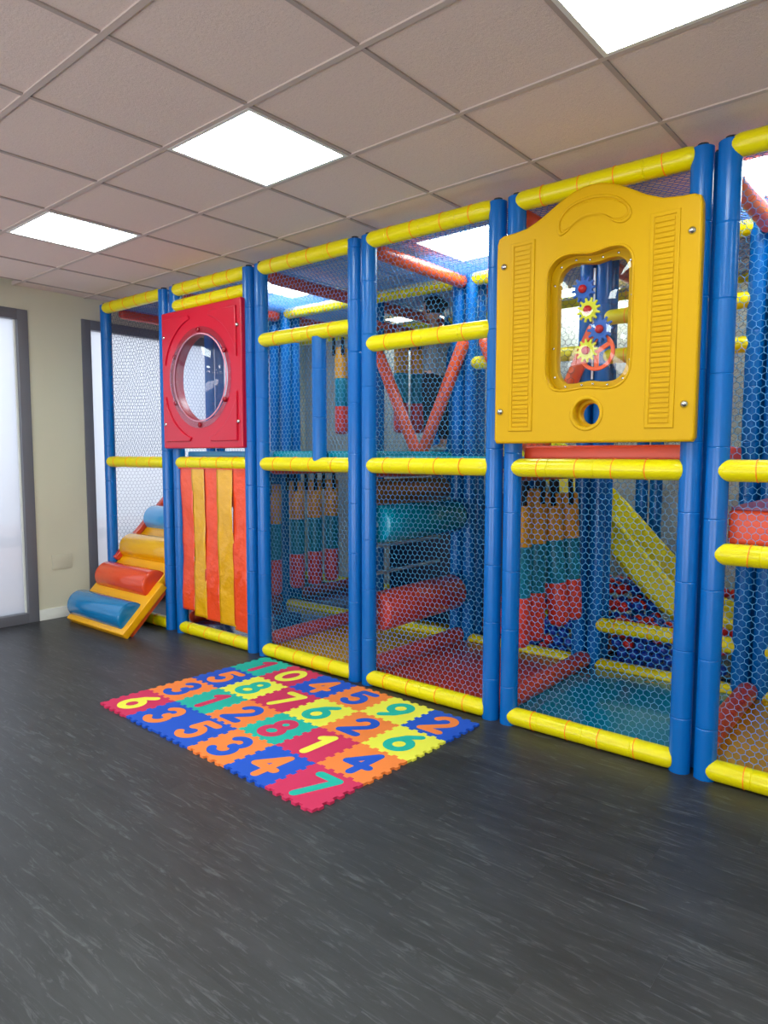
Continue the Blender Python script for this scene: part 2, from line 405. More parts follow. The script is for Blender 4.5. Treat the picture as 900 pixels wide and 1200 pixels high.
def window(n, a, b, mull):
    bm = bmesh.new(); f = 0.085; d0, d1 = XL - 0.10, XL + 0.012
    e = struct(put('window_%d' % n, None, None, (XL, (a + b) / 2, 0)))
    def piece(nm, lo, hi, m, bev=0.003):
        o = box(nm, lo, hi, m, None, bev); o.parent = e; o.location = o.location - e.location; return o
    piece('frame_jamb', (d0, a, 0.0), (d1, a + f, WT), FRAME); piece('frame_jamb', (d0, b - f, 0.0), (d1, b, WT), FRAME)
    piece('frame_rail', (d0, a + f, WT - f), (d1, b - f, WT), FRAME); piece('frame_rail', (d0, a + f, 0.0), (d1, b - f, f), FRAME)
    ys = [a + f] + mull + [b - f]
    for y in mull: piece('mullion', (d0, y - 0.03, f), (d1, y + 0.03, WT - f), FRAME)
    for i in range(len(ys) - 1):
        y0 = ys[i] + (0.03 if i else 0); y1 = ys[i + 1] - (0.03 if i < len(ys) - 2 else 0)
        piece('glass_pane', (XL - 0.052, y0, f), (XL - 0.046, y1, WT - f), FROST, 0)
        bmr = 0.006
        piece('glazing_bead', (XL - 0.046, y1 - 0.014, f), (XL - 0.03, y1, WT - f), SKIRT, 0)
window(1, -3.05, -0.58, [-1.85]); window(2, -0.12, 2.3, []); window(3, -5.45, -3.3, [-4.4])
def front_window(n, a, b):
    e = struct(put('window_%d' % n, None, None, ((a + b) / 2, YF, 0))); f = 0.07
    for nm, lo, hi, m in [('frame_jamb', (a, YF - .1, 0), (a + f, YF, WT), FRAME), ('frame_jamb', (b - f, YF - .1, 0), (b, YF, WT), FRAME), ('frame_rail', (a + f, YF - .1, WT - f), (b - f, YF, WT), FRAME),
                          ('frame_rail', (a + f, YF - .1, 0), (b - f, YF, f), FRAME), ('mullion', ((a + b) / 2 - .03, YF - .1, f), ((a + b) / 2 + .03, YF, WT - f), FRAME), ('glass_pane', (a + f, YF - .05, f), (b - f, YF - .045, WT - f), CLEAR)]:
        o = box(nm, lo, hi, m); o.parent = e; o.location = o.location - e.location
front_window(4, -5.4, -2.2); front_window(5, -1.6, 1.8)
# street side
struct(box('ground_outside', (-16, -14, -0.16), (-6.32, 8, -0.12), PAVE)); struct(box('ground_outside', (-6.32, -14, -0.16), (8, YF - 0.21, -0.12), PAVE))
rl = thing('street_handrail', 'blurred grey metal handrail outside behind the left frosted window', 'railing', (-6.9, -1.4, -0.12))
o = lathe_obj('rail', (0, -4, 0.72), (0, 4.5, 0.72), [(0.055, 0), (0.055, 8.5)], RAILGREY, rl, 12)
for y in (-3.6, -1.8, 0.0, 1.6, 3.6): lathe_obj('post', (0, y, 0), (0, y, 0.72), [(0.025, 0), (0.025, 0.72)], RAILGREY, rl, 10)

wp = box('wall_plate', (XL, -0.455, 0.43), (XL + 0.008, -0.275, 0.56), PLATE, None, 0.003)
tag(wp, 'blank ivory cover plate low on the cream wall between the two tall windows', 'wall plate')

# ceiling
GX, GY, GA = -2.22, -1.3496, -0.0186
def gp(i, j):
    x, y = 0.6 * i, 0.6 * j
    return (GX + x * math.cos(GA) - y * math.sin(GA), GY + x * math.sin(GA) + y * math.cos(GA))
def clip(poly):
    for ax, val, sg in ((0, XL, 1), (0, XR, -1), (1, YF, 1), (1, YB, -1)):
        out = []
        for i in range(len(poly)):
            p, q = poly[i], poly[(i + 1) % len(poly)]
            a, b = (p[ax] - val) * sg, (q[ax] - val) * sg
            if a >= 0: out.append(p)
            if (a >= 0) != (b >= 0):
                t = a / (a - b); out.append((p[0] + (q[0] - p[0]) * t, p[1] + (q[1] - p[1]) * t))
        poly = out
        if len(poly) < 3: return None
    return poly
def prism(poly, z0, z1, m, org=(0, 0, 0)):
    n = len(poly); V = [(x - org[0], y - org[1], z0 - org[2]) for x, y in poly] + [(x - org[0], y - org[1], z1 - org[2]) for x, y in poly]
    F = [tuple(reversed(range(n))), tuple(range(n, 2 * n))] + [(i, (i + 1) % n, n + (i + 1) % n, n + i) for i in range(n)]
    return mesh_from(V, F, m)
ceil_o = struct(box('ceiling', (XL - 0.2, YF - 0.2, HC + 0.09), (XR + 0.2, YB + 0.2, HC + 0.19), WALL_BACK))
LIGHTS = {}
def light_at(i, j): return (i % 3 == 2) and (j % 3 == 0)
where = {(-1, 0): 'in the middle of the three over open floor', (-4, 0): 'farthest, smallest, by the cream wall', (2, 0): 'nearest, cut by the top edge of the photo',
         (-1, 3): 'above the netting of the fourth bay', (-4, 3): 'above the netting of the third bay', (2, 3): 'above the netting of the far right bay'}
def ceiling():
    for i in range(-8, 10):
        for j in range(-9, 9):
            g = 0.010
            c = [gp(i, j), gp(i + 1, j), gp(i + 1, j + 1), gp(i, j + 1)]
            cx, cy = sum(p[0] for p in c) / 4, sum(p[1] for p in c) / 4
            q = [(cx + (p[0] - cx) * (1 - 2 * g / 0.6), cy + (p[1] - cy) * (1 - 2 * g / 0.6)) for p in c]
            if light_at(i, j):
                if not (XL < cx < XR and YF < cy < YB): continue
                loc = (cx, cy, HC)
                t = thing('ceiling_light', 'white LED panel ' + where.get((i, j), 'out of frame, %d cm from left wall, %d cm from bays' % (100 * cx + 600, abs(100 * cy))), 'ceiling light', loc, GA, 'square LED panels in the tiled ceiling')
                h = 0.29; w = 0.018
                for a, b in (((-h, -h), (h, -h + w)), ((-h, h - w), (h, h)), ((-h, -h + w), (-h + w, h - w)), ((h - w, -h + w), (h, h - w))):
                    bm = bmesh.new(); bm_box(bm, (a[0], a[1], -0.002), (b[0], b[1], 0.03)); put('frame', finish(bm, SKIRT), t)
                bm = bmesh.new(); bm_box(bm, (-h + w, -h + w, 0.0), (h - w, h - w, 0.012)); put('diffuser', finish(bm, LED), t)
                continue
            q = clip(q)
            if not q: continue
            o = put('ceiling_tile', prism(q, HC + 0.006, HC + 0.02, TILE, (cx, cy, HC)), ceil_o, (cx, cy, HC)); o.location = Vector((cx, cy, HC)) - ceil_o.location
    for i in range(-8, 11):
        a, b = gp(i, -10), gp(i, 9)
        q = clip([(a[0] - 0.009, a[1]), (a[0] + 0.009, a[1]), (b[0] + 0.009, b[1]), (b[0] - 0.009, b[1])])
        if q: o = put('grid_bar', prism(q, HC, HC + 0.03, TBAR), ceil_o); o.location = -ceil_o.location
    for j in range(-9, 9):
        a, b = gp(-8, j), gp(10, j)
        q = clip([(a[0], a[1] - 0.012), (b[0], b[1] - 0.012), (b[0], b[1] + 0.012), (a[0], a[1] + 0.012)])
        if q: o = put('grid_bar', prism(q, HC - 0.0006, HC + 0.03, TBAR2), ceil_o); o.location = -ceil_o.location
ceiling()

# ------------------------------------------------------------ play frame
PF = thing('play_frame', 'long blue, yellow and red padded indoor climbing frame with blue netting along the wall', 'play structure', (-2.9, 1.15, 0))
PO = Vector(PF.location)
def pl(p): return tuple(Vector(p) - PO)
XP = [-5.79, -4.889, -4.734, -3.85, -3.723, -2.856, -2.744, -1.867, -1.756, -0.876, -0.767, 0.115, 0.225]
BAYS = [(-5.79, -4.889), (-4.734, -3.85), (-3.723, -2.856), (-2.744, -1.867), (-1.756, -0.876), (-0.767, 0.115)]
ZT = 2.735
YR = [0.0, 1.15, 2.3]
def post(x, y, z0=0.0, z1=ZT):
    o = sleeve('padded_post', pl((x, y, z0)), pl((x, y, z1)), BLUE, PF, step=0.31, phase=0.37 * ((x * 7.3 + y) % 1))
    if z1 == ZT: lathe_obj('end_cap', (0, 0, z1 - z0), (0, 0, z1 - z0 + 0.02), [(0.022, 0), (0.022, 0.018), (0.012, 0.02)], DARKCAP, o, 12)
    return o
for x in XP: post(x, 0.0)
post(-0.832, 0.113)
for x in XP[1:]: post(x, YR[1]); post(x, 1.265)
post(XP[0], 1.09); post(XP[0], 1.21)
for x in XP[1:]: post(x, YR[2])
post(XP[0], 2.24); post(XP[0], 2.12)
hp = post(-3.168, 0.0, 1.39, 2.19)
hp['label'] = 'short blue post standing between two yellow rails'
def rail(x0, x1, y, z, m=None, ties=True, z1=None, y1=None, label=None, name='foam_rail', r=R0):
    if y1 is None:
        if y == 0: y = -0.007
        p0 = (x0, y, z); p1 = (x1 - 0.012, y, z)
    else: p0 = (x0, y, z); p1 = (x1, y1, z)
    o = sleeve(name, pl(p0), pl(p1), m or YELLOW, PF, step=0.24, phase=0.3 * ((x0 * 3.1 + z) % 1), r=r, label=label, dome=True)
    if ties:
        l = (Vector(p1) - Vector(p0)).length; n = max(2, int(l / 0.2)); rings('lacing', [0.07 + (l - 0.14) * (k + 0.5 + random.uniform(-.12, .12)) / n for k in range(n)], r + 0.0006, 0.0028, TIE, o)
    return o
for b, (x0, x1) in enumerate(BAYS):
    for y in YR:
        for z in (0.049, 1.372, 2.708):
            if y > 0 and z > 1 and z < 2 and b in (4, 5) and y == 1.15: continue
            rail(x0, x1, y, z, ties=(y == 0 or z > 1))
rail(*BAYS[1], 0, 2.585); rail(*BAYS[2], 0, 2.222); rail(*BAYS[3], 0, 2.10); rail(*BAYS[5], 0, 1.013)
for b in (4, 5): rail(*BAYS[b], 1.15, 0.323); rail(*BAYS[b], 1.15, 2.31); rail(*BAYS[b], 1.15, 2.065)
rail(*BAYS[3], 1.15, 2.106)
# tubes running into the depth
for i, x in enumerate([-5.79, -4.81, -3.787, -2.80, -1.81, -0.82, 0.17]):
    top = ORANGE_T if i in (3, 4, 5) else RED_T
    for a, b in ((0.13, 1.13), (1.285, 2.28)):
        rail(x, x, a, 2.69, top, False, y1=b, name='foam_tube', label='orange foam tube' if top is ORANGE_T else 'red foam tube')
        if i not in (0,): rail(x, x, a, 0.085, RED_T, False, y1=b, name='foam_tube', label='red foam tube', r=0.055)
        if i in (1, 2, 3, 4): rail(x, x, a, 1.34, RED_T, False, y1=b, name='foam_tube', label='red foam tube')
rail(-3.72, -3.72, 1.15, 2.50, RED_T, False, y1=2.3, name='foam_tube', label='red foam tube')
# V braces of orange tube
for x0, x1 in (BAYS[2], BAYS[3]):
    xm = (x0 + x1) / 2 + 0.13; x0 += 0.12; x1 += 0.12
    for xs in (x0 + 0.02, x1 - 0.02):
        o = sleeve('brace_tube', pl((xm + (0.018 if xs > xm else -0.018), 1.08, 1.43)), pl((xs, 1.08, 2.27)), ORANGE_T, PF, step=0.2, dome=True, label='orange diagonal brace tube'); 
# pads
def pad(name, lo, hi, m, bev=0.02, label=None):
    o = box(name, lo, hi, m, None, bev, 3); o.parent = PF; o.location = o.location - PO
    if label: o['label'] = label
    return o
D = [('deck_pad', LBLUE, 'light blue deck pad', 1, 1.37, 1.462), ('deck_pad', TEAL, 'teal deck pad', 2, 1.37, 1.462), ('deck_pad', TEAL, 'teal deck pad', 3, 1.36, 1.43), ('deck_pad', ORANGEPAD, 'orange red deck pad', 4, 1.40, 1.485)]
for nm, m, lb, b, z0, z1 in D:
    x0, x1 = BAYS[b]; pad(nm, (x0 + 0.03, 0.055, z0), (x1 - 0.03, 1.10, z1), m, label=lb)
    if b < 4 and b != 3: pad(nm, (x0 + 0.03, 1.32, z0), (x1 - 0.03, 2.25, z1), m, label=lb)
pad('padded_block', (-3.69, 1.36, 0.06), (-2.98, 2.22, 1.10), mat('navy_vinyl', (8, 34, 62), 0.35), 0.03, label='dark navy foam block')
pad('deck_pad', (-5.73, 1.32, 1.37), (-4.94, 2.25, 1.46), LBLUE, label='light blue deck pad')
pad('deck_pad', (-5.73, 0.92, 1.37), (-4.94, 1.10, 1.46), LBLUE, label='light blue deck pad')
pad('deck_pad', (-2.71, 1.32, 1.33), (-2.45, 2.25, 1.42), TEAL, label='teal deck pad')
st = pad('step_pad', (-0.73, 0.055, 1.045), (0.07, 1.10, 1.20), ORANGEPAD, label='thick orange step pad')
pad('step_cover', (-0.72, 0.065, 1.20), (0.06, 1.09, 1.215), PURPLE, 0.004, label='plum top cover of the step')
pad('deck_pad', (-0.73, 1.32, 1.36), (0.07, 2.25, 1.47), RED_T, label='red deck pad')
F = [(1, BLUEMAT, 'shiny blue floor pad'), (2, GOLD, 'creased gold floor pad'), (3, REDMAT, 'red floor pad'), (4, TEALMAT, 'teal floor pad'), (5, GOLD, 'creased gold floor pad')]
for b, m, lb in F:
    x0, x1 = BAYS[b]; pad('floor_pad', (x0 - 0.02, 0.055, 0.0), (x1 + 0.02, 1.10, 0.05), m, 0.012, lb)
for b, m, lb in ((1, BLUEMAT, 'shiny blue floor pad'), (2, GOLD, 'creased gold floor pad')):
    x0, x1 = BAYS[b]; pad('floor_pad', (x0 - 0.02, 1.32, 0.0), (x1 + 0.02, 2.25, 0.05), m, 0.012, lb)
pad('floor_pad', (-2.74, 1.2, 0.0), (0.11, 2.25, 0.03), BLUEMAT, 0.012, 'blue ball pit floor')
# nets
nseed = [0]
def net(o, u, v, w, h, m=NET, a=0.034, b=0.027, r=0.0013):
    nseed[0] += 1
    ob = put('safety_net', net_mesh(pl(o), u, v, w, h, m, a, b, r, seed=nseed[0]), PF); ob['kind'] = 'stuff'; return ob
X, Y, Z = (1, 0, 0), (0, 1, 0), (0, 0, 1)
def fnet(bay, z0, z1, y=0.012, m=NET, **k): x0, x1 = BAYS[bay]; net((x0 + 0.02, y, z0), X, Z, x1 - x0 - 0.04, z1 - z0, m, **k)
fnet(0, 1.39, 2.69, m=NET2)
fnet(1, 2.6, 2.69)
fnet(2, 0.06, 1.36); fnet(2, 1.39, 2.21); fnet(2, 2.24, 2.69)
fnet(3, 0.06, 1.36); fnet(3, 1.39, 2.09); fnet(3, 2.12, 2.69)
fnet(4, 0.06, 1.36)
fnet(5, 0.06, 1.0); fnet(5, 1.03, 1.36); fnet(5, 1.39, 2.69)
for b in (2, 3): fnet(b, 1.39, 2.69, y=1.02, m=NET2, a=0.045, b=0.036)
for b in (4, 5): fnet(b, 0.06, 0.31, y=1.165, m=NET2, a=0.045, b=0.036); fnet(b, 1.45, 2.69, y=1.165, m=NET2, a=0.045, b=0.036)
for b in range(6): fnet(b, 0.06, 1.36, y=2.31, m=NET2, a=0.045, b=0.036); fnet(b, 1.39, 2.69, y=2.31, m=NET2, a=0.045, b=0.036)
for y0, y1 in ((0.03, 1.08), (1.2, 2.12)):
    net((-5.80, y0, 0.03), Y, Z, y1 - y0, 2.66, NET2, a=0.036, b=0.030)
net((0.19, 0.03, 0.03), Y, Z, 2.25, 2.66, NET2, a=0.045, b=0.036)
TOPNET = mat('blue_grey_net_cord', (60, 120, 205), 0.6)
for b in range(6):
    x0, x1 = BAYS[b]
    for y0, y1 in ((0.02, 1.13), (1.17, 2.28)): net((x0 - 0.02, y0, 2.715), X, Y, x1 - x0 + 0.04, y1 - y0, TOPNET, a=0.034, b=0.028, r=0.0019)

# ------------------------------------------------------------ entry ramp with rollers
def ramp():
    t = thing('entry_ramp', 'yellow foam ramp with four coloured rollers climbing into the left end of the climbing frame', 'ramp', (-5.34, -0.44, 0))
    dy, dz = 0.716, 0.698; L = 1.96; w = 0.395
    ang = math.atan2(dz, dy)
    def shell(nm, lo, hi, m, bev, lab=None):
        bm = bmesh.new(); bm_box(bm, lo, hi, bev, 3); o = put(nm, finish(bm, m, angle=0.6), t); o.rotation_euler = (ang, 0, 0)
        if lab: o['label'] = lab
        return o
    shell('ramp_board', (-w - 0.045, 0.02, -0.03), (w + 0.065, 0.53, 0.035), RAMP_Y, 0.012)
    shell('ramp_board', (-w, 0.50, -0.03), (w, L, 0.034), RAMP_Y, 0.012)
    for s in (-1, 1):
        shell('side_edge', (s * (w + 0.01) - 0.025, 0.06, -0.075), (s * (w + 0.01) + 0.025, L, -0.0301), ORANGE_T, 0.01, 'orange edging under the ramp board')
        if s < 0: shell('side_edge', (s * (w + 0.0) - 0.03, 0.66, 0.034), (s * (w + 0.0) + 0.03, L, 0.085), RED_T, 0.015, 'red side edging')
    R = 0.120
    for k, (m, ln) in enumerate(((ROLL_B, 'blue roller'), (ROLL_O, 'orange roller'), (ROLL_Y, 'yellow roller'), (ROLL_L, 'light blue roller'))):
        s = (0.183, 0.505, 0.835, 1.18)[k]; hn = 0.030
        y = s * dy - hn * dz; z = s * dz + hn * dy
        hw = 0.385
        x0, x1 = (-hw - (0.045 if k == 0 else 0.0), hw + (0.02 if k == 0 else 0))
        l = x1 - x0
        prof = [(R - 0.03, 0.0), (R - 0.012, 0.002), (R - 0.003, 0.010), (R, 0.022), (R, l - 0.022), (R - 0.003, l - 0.010), (R - 0.012, l - 0.002), (R - 0.03, l)]
        o = lathe_obj('foam_roller', (x0, y, z), (x1, y, z), prof, m, t, 40); o['label'] = ln
        rings('seam', [0.014, l - 0.014], R - 0.002, 0.002, m, o, seg=40)
ramp()

# ------------------------------------------------------------ red porthole panel
def porthole():
    cx, cz = -4.33, 2.005; hw, hh = 0.485, 0.522
    t = thing('porthole_panel', 'red square plastic panel with a round clear bubble window, bolted to the second bay', 'play panel', (cx, -0.05, cz - hh))
    def P(me, name, y, parent=t, lab=None, at=(0, 0)):
        o = put(name, me, parent, (at[0], y, hh + at[1])); o.rotation_euler = (PI / 2, 0, 0)
        if lab: o['label'] = lab
        return o
    def rrect(w, h, r, n=6):
        out = []
        for sx, sy, a0 in ((1, 1, 0), (-1, 1, PI / 2), (-1, -1, PI), (1, -1, 3 * PI / 2)):
            for k in range(n + 1):
                a = a0 + PI / 2 * k / n; out.append((sx * (w - r) + r * math.cos(a), sy * (h - r) + r * math.sin(a)))
        return out
    P(curve_plate([rrect(hw, hh, 0.015), circle(0, 0, 0.325, 64)], 0.085, 0.010, RED_P, 3), 'panel_board', 0.012)
    # raised corner wedges
    for sx in (-1, 1):
        for sz in (-1, 1):
            pts = [(sx * 0.435, sz * 0.47), (sx * 0.13, sz * 0.47)]
            for k in range(9):
                a = math.radians(76 - k * 52 / 8); pts.append((sx * 0.455 * math.cos(a), sz * 0.455 * math.sin(a)))
            pts.append((sx * 0.435, sz * 0.12))
            pts = [(x, max(-0.475, min(0.475, z))) for x, z in pts]
            if sx * sz > 0: pts = pts[::-1]
            P(curve_plate([pts], 0.018, 0.007, RED_P, 3), 'corner_relief', -0.0335)
            b = lathe_obj('corner_bolt', (sx * 0.445, -0.031, hh + sz * 0.335), (sx * 0.445, -0.046, hh + sz * 0.335), [(0.015, 0), (0.015, 0.004), (0.011, 0.011), (0.004, 0.014)], STEEL, t, 14); b['label'] = 'small steel dome bolt'
    # clear bubble with its flange
    prof = [(0.372, 0.0), (0.372, 0.006), (0.325, 0.008)] + [(0.318 * math.cos(a), 0.010 + 0.13 * math.sin(a)) for a in [PI / 2 * k / 12 for k in range(12)]] + [(0.01, 0.140)]
    lathe_obj('bubble_window', (0, -0.031, hh), (0, -0.17, hh), prof, CLEAR, t, 56)['label'] = 'clear domed acrylic bubble'
    rgm = mat('scuffed_acrylic_rim', (238, 160, 180), 0.15, 0.5)
    V, Fc = lathe([(0.316, 0.0), (0.316, 0.007), (0.325, 0.007), (0.325, 0.0)], 56, False)
    o = put('bubble_rim', mesh_from(V, Fc, rgm, True), t, (0, -0.034, hh)); o.rotation_euler = (PI / 2, 0, 0); o['label'] = 'pale clear rim'
    for k in range(6):
        a = math.radians(30 + 60 * k)
        lathe_obj('flange_bolt', (0.348 * math.cos(a), -0.037, hh + 0.348 * math.sin(a)), (0.348 * math.cos(a), -0.052, hh + 0.348 * math.sin(a)), [(0.019, 0), (0.019, 0.006), (0.013, 0.013), (0.004, 0.015)], DARKRED, t, 14)['label'] = 'dark red cap bolt'
porthole()

# ------------------------------------------------------------ yellow gear panel
def gear_outline(r0, r1, n, ph=0.0):
    out = []
    for k in range(n):
        for f, r in ((-0.30, r0), (-0.16, r1 * 0.97), (0.0, r1), (0.16, r1 * 0.97), (0.30, r0)):
            a = ph + 2 * PI * (k + f) / n; out.append((r * math.cos(a), r * math.sin(a)))
    return out
def gear_panel():
    ox, oz = -1.325, 1.495
    t = thing('gear_panel', 'yellow house-shaped plastic panel with gears behind a clear window, bolted to the fifth bay', 'play panel', (ox, -0.05, oz))
    loc = lambda p: (p[0] - ox, p[1] - oz)
    half = [(-0.475, 0.0), (-0.486, 0.02), (-0.486, 0.3), (-0.486, 0.6), (-0.486, 0.9), (-0.484, 0.99), (-0.475, 1.018), (-0.45, 1.03), (-0.39, 1.033), (-0.32, 1.042), (-0.245, 1.075), (-0.16, 1.125), (-0.09, 1.158), (-0.04, 1.171), (0, 1.173)]
    full = half + [(-x, z) for x, z in reversed(half[:-1])]
    win_out = [loc(p) for p in [(-1.53, 2.26), (-1.515, 2.325), (-1.47, 2.362), (-1.415, 2.37), (-1.365, 2.364), (-1.32, 2.358), (-1.275, 2.362), (-1.225, 2.37), (-1.17, 2.362), (-1.135, 2.325), (-1.125, 2.26), (-1.125, 2.05), (-1.125, 1.86), (-1.14, 1.795), (-1.18, 1.757), (-1.235, 1.748), (-1.29, 1.753), (-1.33, 1.757), (-1.37, 1.753), (-1.43, 1.748), (-1.485, 1.757), (-1.52, 1.8), (-1.53, 1.86), (-1.53, 2.05)]]
    wc = loc((-1.328, 2.06))
    sc = lambda pts, kx, kz, c: [(c[0] + (x - c[0]) * kx, c[1] + (z - c[1]) * kz) for x, z in pts]
    wo = catmull(win_out, 4); wi = sc(wo, 0.84, 0.90, wc)
    hc = loc((-1.32, 1.632))
    def P(me, name, y, lab=None, at=(0, 0), parent=t):
        o = put(name, me, parent, (at[0], y, at[1])); o.rotation_euler = (PI / 2, 0, 0)
        if lab: o['label'] = lab
        return o
    # two layers: front skin with the larger opening, rear skin with the smaller one -> a real step
    P(curve_plate([full, wo, circle(hc[0], hc[1], 0.062)], 0.05, 0.012, YEL_P, 4), 'panel_board', -0.030)
    P(curve_plate([sc(full, 0.985, 0.985, (0, 0.5)), wi, circle(hc[0], hc[1], 0.050)], 0.045, 0.004, YEL_P, 1), 'panel_back', 0.018)
    # raised lips round openings
    P(curve_plate([sc(wo, 1.05, 1.035, wc), wo], 0.012, 0.005, YEL_P, 2), 'window_lip', -0.0535)
    P(curve_plate([circle(hc[0], hc[1], 0.082), circle(hc[0], hc[1], 0.064)], 0.012, 0.005, YEL_P, 2), 'hole_lip', -0.0535)
    # crescent relief
    arc = [loc(p) for p in [(-1.478, 2.47), (-1.482, 2.53), (-1.44, 2.585), (-1.365, 2.612), (-1.28, 2.612), (-1.20, 2.585), (-1.145, 2.535), (-1.135, 2.49), (-1.165, 2.465), (-1.21, 2.475), (-1.265, 2.515), (-1.34, 2.53), (-1.40, 2.51), (-1.445, 2.47)]]
    arc2 = catmull(arc, 4); ac = loc((-1.31, 2.54))
    P(curve_plate([arc2, sc(arc2, 0.93, 0.80, ac)], 0.014, 0.005, YEL_P, 2), 'crescent_relief', -0.0540)
    P(curve_plate([sc(arc2, 0.90, 0.72, ac)], 0.012, 0.005, YEL_P, 2), 'crescent_relief', -0.0525)
    # louvred side strips
    for xa, xb in ((-1.728, -1.598), (-1.052, -0.925)):
        x0, x1 = xa - ox, xb - ox; z0, z1 = 0.06, 0.98
        outer = [(x0, z0), (x1, z0), (x1, z1), (x0, z1)]; inner = [(x0 + 0.018, z0 + 0.018), (x1 - 0.018, z0 + 0.018), (x1 - 0.018, z1 - 0.018), (x0 + 0.018, z1 - 0.018)]
        fr = P(curve_plate([outer, inner], 0.012, 0.004, YEL_P, 2), 'louvre_frame', -0.0545)
        bm = bmesh.new(); n = 40
        for k in range(n):
            za = z0 + 0.022 + (z1 - z0 - 0.044) * k / n; zb = za + (z1 - z0 - 0.044) / n * 0.72
            bm_box(bm, (x0 + 0.022, -0.0595, za), (x1 - 0.022, -0.054, zb), 0.0022, 1)
        lo = put('louvre_ribs', finish(bm, YEL_P, angle=0.6), t); lo['kind'] = 'stuff'
    for x, z in ((-1.765, 2.371), (-1.775, 1.655), (-0.878, 2.373), (-0.884, 1.655)):
        q = loc((x, z)); lathe_obj('corner_bolt', (q[0], -0.055, q[1]), (q[0], -0.072, q[1]), [(0.017, 0), (0.017, 0.003), (0.013, 0.010), (0.006, 0.015), (0.001, 0.0165)], STEEL, t, 16)['label'] = 'shiny steel dome bolt'
    wm = sc(wo, 0.925, 0.95, wc)
    n = len(wm)
    for k in range(16):
        x, z = wm[int(k * n / 16)]
        lathe_obj('window_screw', (x, -0.0045, z), (x, -0.0095, z), [(0.0065, 0), (0.0055, 0.003), (0.002, 0.005)], STEEL, t, 10)
    # bulged clear window
    def bulge_pane():
        V = []; Fc = []; rg = 8; m = len(wm)
        base = sc(wo, 0.985, 0.985, wc)
        for k in range(rg + 1):
            f = 1 - k / rg
            for x, z in base: V.append((wc[0] + (x - wc[0]) * max(f, 0.02), -0.006 - 0.050 * (1 - f ** 2.2), wc[1] + (z - wc[1]) * max(f, 0.02)))
        for k in range(rg):
            for i in range(m):
                a, b = k * m + i, k * m + (i + 1) % m; Fc.append((a, b, b + m, a + m))
        Fc.append(tuple(range(rg * m, rg * m + m)))
        return mesh_from(V, Fc, CLEAR, True)
    put('window_pane', bulge_pane(), t)['label'] = 'clear bulging acrylic window'
    # gear train behind the window
    for (x, z), r, m, ph, lab in (((-1.384, 2.222), 0.062, GEAR_B, 0.1, 'blue gear with red hub'), ((-1.348, 2.118), 0.058, GEAR_Y, 0.25, 'yellow gear with red hub'), ((-1.297, 2.026), 0.064, GEAR_B, 0.0, 'blue gear with red hub'), ((-1.352, 1.930), 0.056, GEAR_Y, 0.1, 'yellow gear with red hub')):
        q = loc((x, z)); yy = 0.028 if m is GEAR_B else 0.008
        g = P(curve_plate([gear_outline(r * 0.70, r, 12, ph)], 0.012, 0.003, m, 1), 'gear', yy, lab, q)
        V, Fc = lathe([(0.019, 0), (0.020, 0.008), (0.017, 0.018), (0.010, 0.025), (0.002, 0.027)], 18); h = put('hub', mesh_from(V, Fc, HUB_R, True), g, (0, 0, 0.006)); h['label'] = 'red hub'
    q = loc((-1.318, 1.925)); yy = 0.045
    R1, R2 = 0.088, 0.070
    o = P(curve_plate([circle(0, 0, R1, 40), circle(0, 0, R2, 40)], 0.014, 0.004, WHEEL_O, 2), 'steering_wheel', yy, 'orange wheel with spokes', q)
    for k in range(3):
        a = math.radians(30 + 120 * k)
        bm = bmesh.new(); bm_box(bm, (0.0, -0.011, -0.006), (0.074, 0.011, 0.006), 0.003, 1); s = put('spoke', finish(bm, WHEEL_O), o); s.rotation_euler = (0, 0, a)
    bx = put('gear_axle_plate', None, t); bpy.data.objects.remove(bx)
    lathe_obj('axle_bar', (loc((-1.345, 0))[0], 0.062, loc((0, 1.80))[1]), (loc((-1.345, 0))[0], 0.062, loc((0, 2.32))[1]), [(0.006, 0), (0.006, 0.52)], SILVER, t, 8)
gear_panel()

